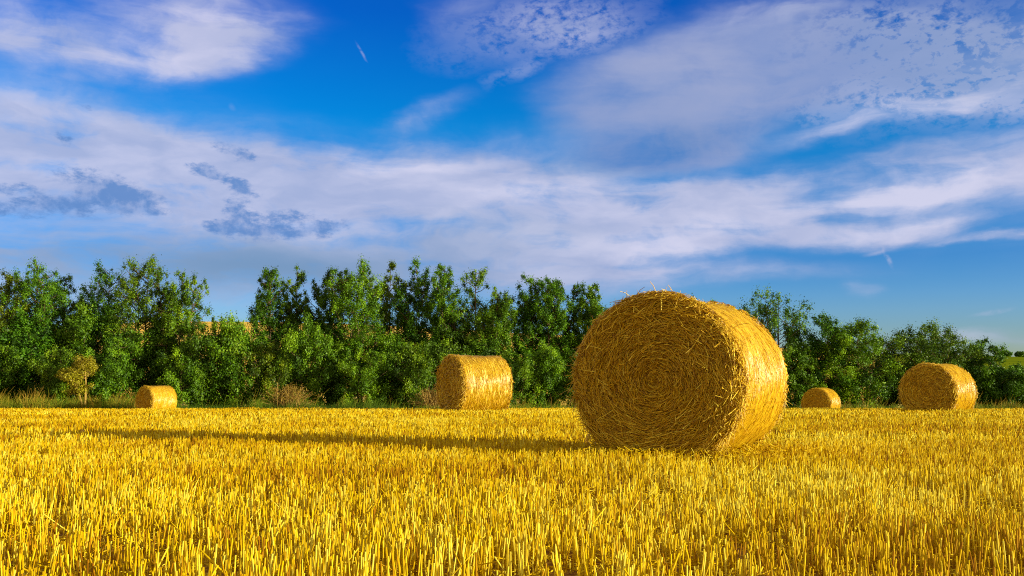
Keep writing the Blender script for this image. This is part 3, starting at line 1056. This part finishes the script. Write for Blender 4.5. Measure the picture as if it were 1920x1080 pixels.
G_BUSHT = 'lower bushy trees right of the biggest bale'
BUSHT = [
    (1462, 545, 57, 120, (0.9, 0.95, 1.1), 'spiky tree with long upright sprays peeping over the biggest bale', dict(stems=6, clumps=130, per=60, shape='upright', base=0.1, gap=.1)),
    (1545, 588, 56.5, 110, DK, 'dark bushy tree between the biggest bale and the bright green bush', dict(stems=5, clumps=150, per=80, shape='bush', base=0.06)),
    (1612, 602, 56, 130, (1.35, 1.35, 1.0), 'bright green rounded bushy tree behind the smallest bale', dict(stems=6, clumps=190, per=80, shape='round', base=0.06)),
    (1742, 606, 57, 150, (0.95, 0.85, 1.0), 'broad dark rounded tree rising behind the flat-topped bale', dict(stems=7, clumps=210, per=80, shape='round', base=0.06)),
    (1845, 636, 56.5, 100, DK, 'small dark spiky tree just right of the right-hand bale', dict(stems=5, clumps=130, per=80, shape='bush', base=0.05)),
    (1668, 662, 58, 90, DK, 'dark low bush in the shade between the bright bush and the rounded tree', dict(stems=4, clumps=110, per=80, shape='bush', base=0.04)),
    (1904, 684, 56, 84, DK, 'low dark bush cut by the right edge of the photo', dict(stems=4, clumps=90, per=80, shape='bush', base=0.04)),
    (1975, 690, 56.5, 110, DK, 'dark bush standing beyond the right edge of the photo', dict(stems=4, clumps=90, per=80, shape='bush', base=0.04)),
    (1498, 640, 55.5, 90, (1, 1.05, 1), 'mid green bush right beside the biggest bale', dict(stems=4, clumps=110, per=80, shape='bush', base=0.04)),
]
for i, (px, top, dp, w, tint, lab, kw) in enumerate(BUSHT):
    build_tree('bushy_tree', lab, 'tree', px, top, dp, w, 200 + i, G_BUSHT, tint, leaf=0.09, dens=2.0, **kw)

# shrubs along the foot of the row: five meshes, copied
G_SHRUB = 'leafy shrubs along the foot of the tree row'
protos = []
for k in range(5):
    (WV, WF), (LV, LF, T) = plant_mesh(300 + k, 3.6, 2.9, base=0.03, stems=6, clumps=70, per=260, leaf=0.085, shape='bush' if k % 2 else 'round', limb_r=0.05, clump_r=1.25)
    wm = mesh_from('stems', WV, WF, smooth=True)
    wm.materials.append(M_bark)
    lm = mesh_from('foliage', LV, LF, T)
    lm.materials.append(M_leaf)
    protos.append((wm, lm))
SHRUBS = [
    # px, top, depth, width px, tint, label
    (-10, 640, 57.5, 110, (1.1, 1, 1), 'light green shrub at the left edge under the olive-tinged tree'),
    (60, 590, 58.5, 120, DK, 'dark shrub under the second tree from the left edge'),
    (112, 650, 57.0, 90, (1, 1, 1), 'shrub just left behind the yellowing sapling'),
    (158, 580, 59.0, 110, DK, 'shrub filling the first sky gap from below'),
    (218, 632, 57.2, 110, BR, 'bright clumpy shrub between the yellowing sapling and the small distant bale'),
    (285, 610, 58.8, 120, DK, 'dark shrub directly behind the small distant bale'),
    (345, 640, 57.0, 100, BR, 'lit shrub just right of the small distant bale'),
    (398, 594, 58.2, 130, (1, 1, 1), 'shrub at the left end of the wide gap with the golden hill'),
    (442, 600, 57.6, 130, (1.15, 1.05, 1), 'shrub at the right end of the wide gap with the golden hill'),
    (505, 640, 57.8, 100, (1.2, 1.0, 1), 'shrub just left behind the dead brown brush'),
    (575, 600, 58.2, 110, (1.35, 1.1, 1), 'yellow-green shrub just right of the dead brown brush'),
    (640, 625, 59.2, 100, DK, 'dark recessed shrub right of the yellow-green shrub'),
    (688, 655, 57.2, 100, BR, 'bright shrub below the bushy light green tree'),
    (745, 630, 58.8, 100, DK, 'dark shrub below the brownish-topped tree'),
    (785, 640, 57.2, 96, BR, 'light shrub just left of the sideways bale'),
    (850, 618, 58.6, 110, DK, 'shrub directly behind the dark end of the sideways bale'),
    (915, 640, 57.8, 100, DK, 'shrub directly behind the wrapped side of the sideways bale'),
    (975, 665, 57.2, 92, (1.05, 1.1, 1), 'shrub just right of the sideways bale'),
    (1030, 650, 57.4, 100, BR, 'bright shrub midway between the sideways and the biggest bale'),
    (1085, 660, 57.6, 100, (1, 1, 1), 'shrub touching the left edge of the biggest bale'),
    (1800, 700, 56, 80, DK, 'low shrub hugging the right-hand bale on its right side'),
    (1875, 690, 57, 80, DK, 'dark shrub second from the right edge of the photo'),
]
rs = random.Random(4)
for i, (px, top, dp, w, tint, lab) in enumerate(SHRUBS):
    base = ground_at(px, dp)
    H = at(px, top, dp).z - base.z
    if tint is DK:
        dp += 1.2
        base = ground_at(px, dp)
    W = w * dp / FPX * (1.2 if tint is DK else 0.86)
    root = thing('shrub', base, lab, 'shrub', G_SHRUB, rs.random() * 6.28)
    root.scale = (W / 2.9, W / 2.9, H / 3.6)
    wm, lm = protos[i % 5]
    link('stems', wm, None, root)
    c = link('foliage', lm, None, root)
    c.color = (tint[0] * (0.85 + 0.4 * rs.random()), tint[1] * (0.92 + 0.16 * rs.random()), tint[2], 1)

# yellowing sapling with two pale stems
M_pale = make_straw_mat('pale_twigs', (0.20, 0.12, 0.03), (0.34, 0.22, 0.05), (0.50, 0.34, 0.09), 0.8, 0.1)


def sapling():
    rng = np.random.default_rng(401)
    base = ground_at(158, 55.0)
    root = thing('sapling', base, 'small yellowing sapling with two pale leaning stems before the hedge on the left', 'tree')
    sc = 55.0 / FPX

    def P(px, py, dy=0.0):
        q = at(px, py, 55.0 + dy)
        return np.array(q - base)
    mains = [[P(158, 772), P(160, 748), P(161, 722), P(160, 700), P(156, 682)],
             [P(157, 772), P(152, 752), P(147, 734), P(138, 716), P(130, 700)]]
    pts, rr, tips = [], [], []
    for mn in mains:
        m = np.array(mn)
        pts.append(m)
        rr.append(np.linspace(0.07, 0.02, 5))
        for k in range(26):
            u = 1.6 + 2.4 * rng.random()
            p = np.array([np.interp(u, range(5), m[:, q]) for q in range(3)])
            d = unit(np.array([rng.normal(0, 1), rng.normal(0, 0.8), 0.25 + 0.6 * rng.random()]))
            e = p + d * (0.25 + 0.5 * rng.random())
            mid = (p + e) / 2 + rng.normal(0, 0.05, 3)
            pts.append(np.stack([p, p * .5 + mid * .5, mid, mid * .5 + e * .5, e]))
            rr.append(np.linspace(0.016, 0.006, 5))
            tips += [e, mid * .4 + e * .6]
    V, F = tubes(np.stack(pts), np.stack(rr), 5, rng)
    link('trunk', mesh_from('trunk', V, F, np.full(len(V), 0.6), True), M_pale, root)
    C = np.array(tips)
    per = 64
    ci = np.repeat(np.arange(len(C)), per)
    d = unit(rng.normal(size=(len(ci), 3)))
    Q = C[ci] + d * (rng.random(len(ci)) ** 0.6 * 0.30)[:, None] * np.array([1.2, 1.2, 0.8])
    LV, LF = leaf_faces(Q, 0.085, rng, 0.3, d)
    ct = rng.normal(0.45, 0.25, len(C))
    o = link('crown', mesh_from('crown', LV, LF, rep(np.clip(ct[ci] + rng.normal(0, .12, len(ci)), 0, 1), 4)), M_dry, root)
    o.color = (0.82, 1.08, 0.5, 1)


sapling()


# dead brush: a fan of bare tan twigs with a few withered leaves
def brush(px, depth, wpx, hpx, lean, seed, label, tint):
    rng = np.random.default_rng(seed)
    base = ground_at(px, depth)
    root = thing('dead_brush', base, label, 'brush')
    sc = depth / FPX
    n = 260
    W, H = wpx * sc, hpx * sc
    p0 = np.stack([rng.normal(0, W * 0.16, n), rng.normal(0, 0.25, n), 0.05 + 0.15 * rng.random(n)], -1)
    ang = rng.normal(lean, 0.62, n)
    ln = H * (0.45 + 0.65 * rng.random(n))
    e = p0 + np.stack([np.sin(ang) * ln * 0.9, rng.normal(0, 0.3, n), np.abs(np.cos(ang)) * ln], -1)
    mid = (p0 + e) / 2 + np.stack([rng.normal(0, .08, n), rng.normal(0, .08, n), 0.10 * ln], -1)
    e[:, 2] -= 0.12 * ln
    P4 = np.stack([p0, p0 * .5 + mid * .5, mid, mid * .5 + e * .5, e], 1)
    V, F = tubes(P4, 0.010 + 0.012 * rng.random(n), 3, rng, taper=0.4)
    link('branches', mesh_from('branches', V, F, rep(np.clip(rng.normal(.5, .25, n), 0, 1), 15)), M_pale, root)
    m = 1500
    k = rng.integers(0, n, m)
    t = (0.4 + 0.6 * rng.random(m))[:, None]
    Q = mid[k] * (1 - t) + e[k] * t + rng.normal(0, 0.09, (m, 3))
    LV, LF = leaf_faces(Q, 0.075, rng)
    o = link('dry_leaves', mesh_from('dry_leaves', LV, LF, rep(np.clip(rng.normal(.4, .25, m), 0, 1), 4)), M_dry, root)
    o.color = (*tint, 1)


brush(538, 55.0, 66, 58, 0.25, 402, 'dead tan brush of bare arching twigs at the hedge foot', (0.66, 0.66, 0.5))
brush(812, 55.0, 40, 50, -0.1, 403, 'brown withered bush at the hedge foot just left of the sideways bale', (0.45, 0.36, 0.4))

# trees on the far hill
for px, top, wpx, sd_, lab in ((1884, 661, 26, 501, 'tiny dark round tree on the far hill top, left one near the right edge'),
                               (1916, 664, 16, 502, 'tiny dark tree on the far hill top touching the right edge of the photo')):
    d = 240.0
    p = at(px, 700, d)
    zb = float(hill_z(np.array(p.x), np.array(d))) - 0.3
    H = at(px, top, d).z - zb
    root = thing('distant_tree', (p.x, d, zb), lab, 'tree', 'distant trees on the far hill')
    (WV, WF), (LV, LF, T) = plant_mesh(sd_, max(H, 1.5), wpx * d / FPX, base=0.1, stems=4, clumps=70, per=50, leaf=0.4, shape='round')
    link('trunk', mesh_from('trunk', WV, WF, smooth=True), M_bark, root)
    link('crown', mesh_from('crown', LV, LF, T), M_leaf, root).color = (0.8, 0.9, 1, 1)


# ------------------------------------------------------------------ grassy verge at the foot of the hedge
def make_grass_mat():
    m, g, out = mat_new('verge_grass')
    t = attr(g)
    col = g.ramp(t, [(0.0, (0.06, 0.13, 0.006)), (0.35, (0.17, 0.28, 0.010)), (0.6, (0.36, 0.32, 0.018)), (1.0, (0.60, 0.38, 0.05))])
    b = principled(g, out, col, 0.6, 0.2)
    tr = g.new('ShaderNodeBsdfTranslucent')
    g.put(tr.inputs[0], col)
    mx = g.new('ShaderNodeMixShader')
    mx.inputs[0].default_value = 0.3
    g.link(b.outputs[0], mx.inputs[1])
    g.link(tr.outputs[0], mx.inputs[2])
    g.link(mx.outputs[0], out.inputs[0])
    return m


def verge():
    rng = np.random.default_rng(77)
    n = 34000
    x = (rng.random(n) * 2 - 1) * 34
    y = 53.6 + 3.4 * rng.random(n)
    px = 960 + x / y * FPX
    dry = np.interp(px, [0, 240, 340, 700, 780, 1000, 1480, 1900], [.32, .26, .04, .04, .2, .16, .24, .34])
    hgt = np.interp(px, [0, 240, 340, 700, 760, 1480, 1600, 1900], [.80, .75, .62, .78, .5, .42, .5, .55])
    clump = value_noise(x, y * 0.6, 0.7, 31)
    tone = np.clip(dry + (clump - 0.5) * 0.7 + rng.normal(0, 0.13, n), 0, 1)
    h = hgt * (0.35 + 0.9 * clump) * (0.6 + 0.6 * rng.random(n)) + 0.1
    wp = np.interp(px, [0, 300, 340, 760, 800, 1480, 1900], [.20, .14, .02, .02, .05, .05, .09]) * np.clip(value_noise(x, y * .3, .45, 55) * 2.4 - .5, 0, 2)
    stalk = rng.random(n) < wp
    h = np.where(stalk, h + 0.15 + 0.5 * rng.random(n), h)
    tone = np.where(stalk, np.clip(tone + .4, 0, 1), tone)
    lean = rng.normal(0, 0.22, (n, 2)) + np.array([0.12, 0])
    z = gz(x, y) - 0.02
    p0 = np.stack([x, y, z], -1)
    p1 = p0 + np.stack([lean[:, 0] * h * .4, lean[:, 1] * h * .4, h * .6], -1)
    p2 = p0 + np.stack([lean[:, 0] * h * 1.2, lean[:, 1] * h * 1.2, h * 1.0], -1)
    V, F = tubes(np.stack([p0, p1, p2], 1), np.full(n, 0.011), 3, rng, taper=0.25)
    return V, F, rep(tone, 9)


V, F, T = verge()
link('verge_grass', mesh_from('verge_grass', V, F, T), make_grass_mat(), kind='stuff', label='rough green and tawny grass along the foot of the hedge', category='grass')
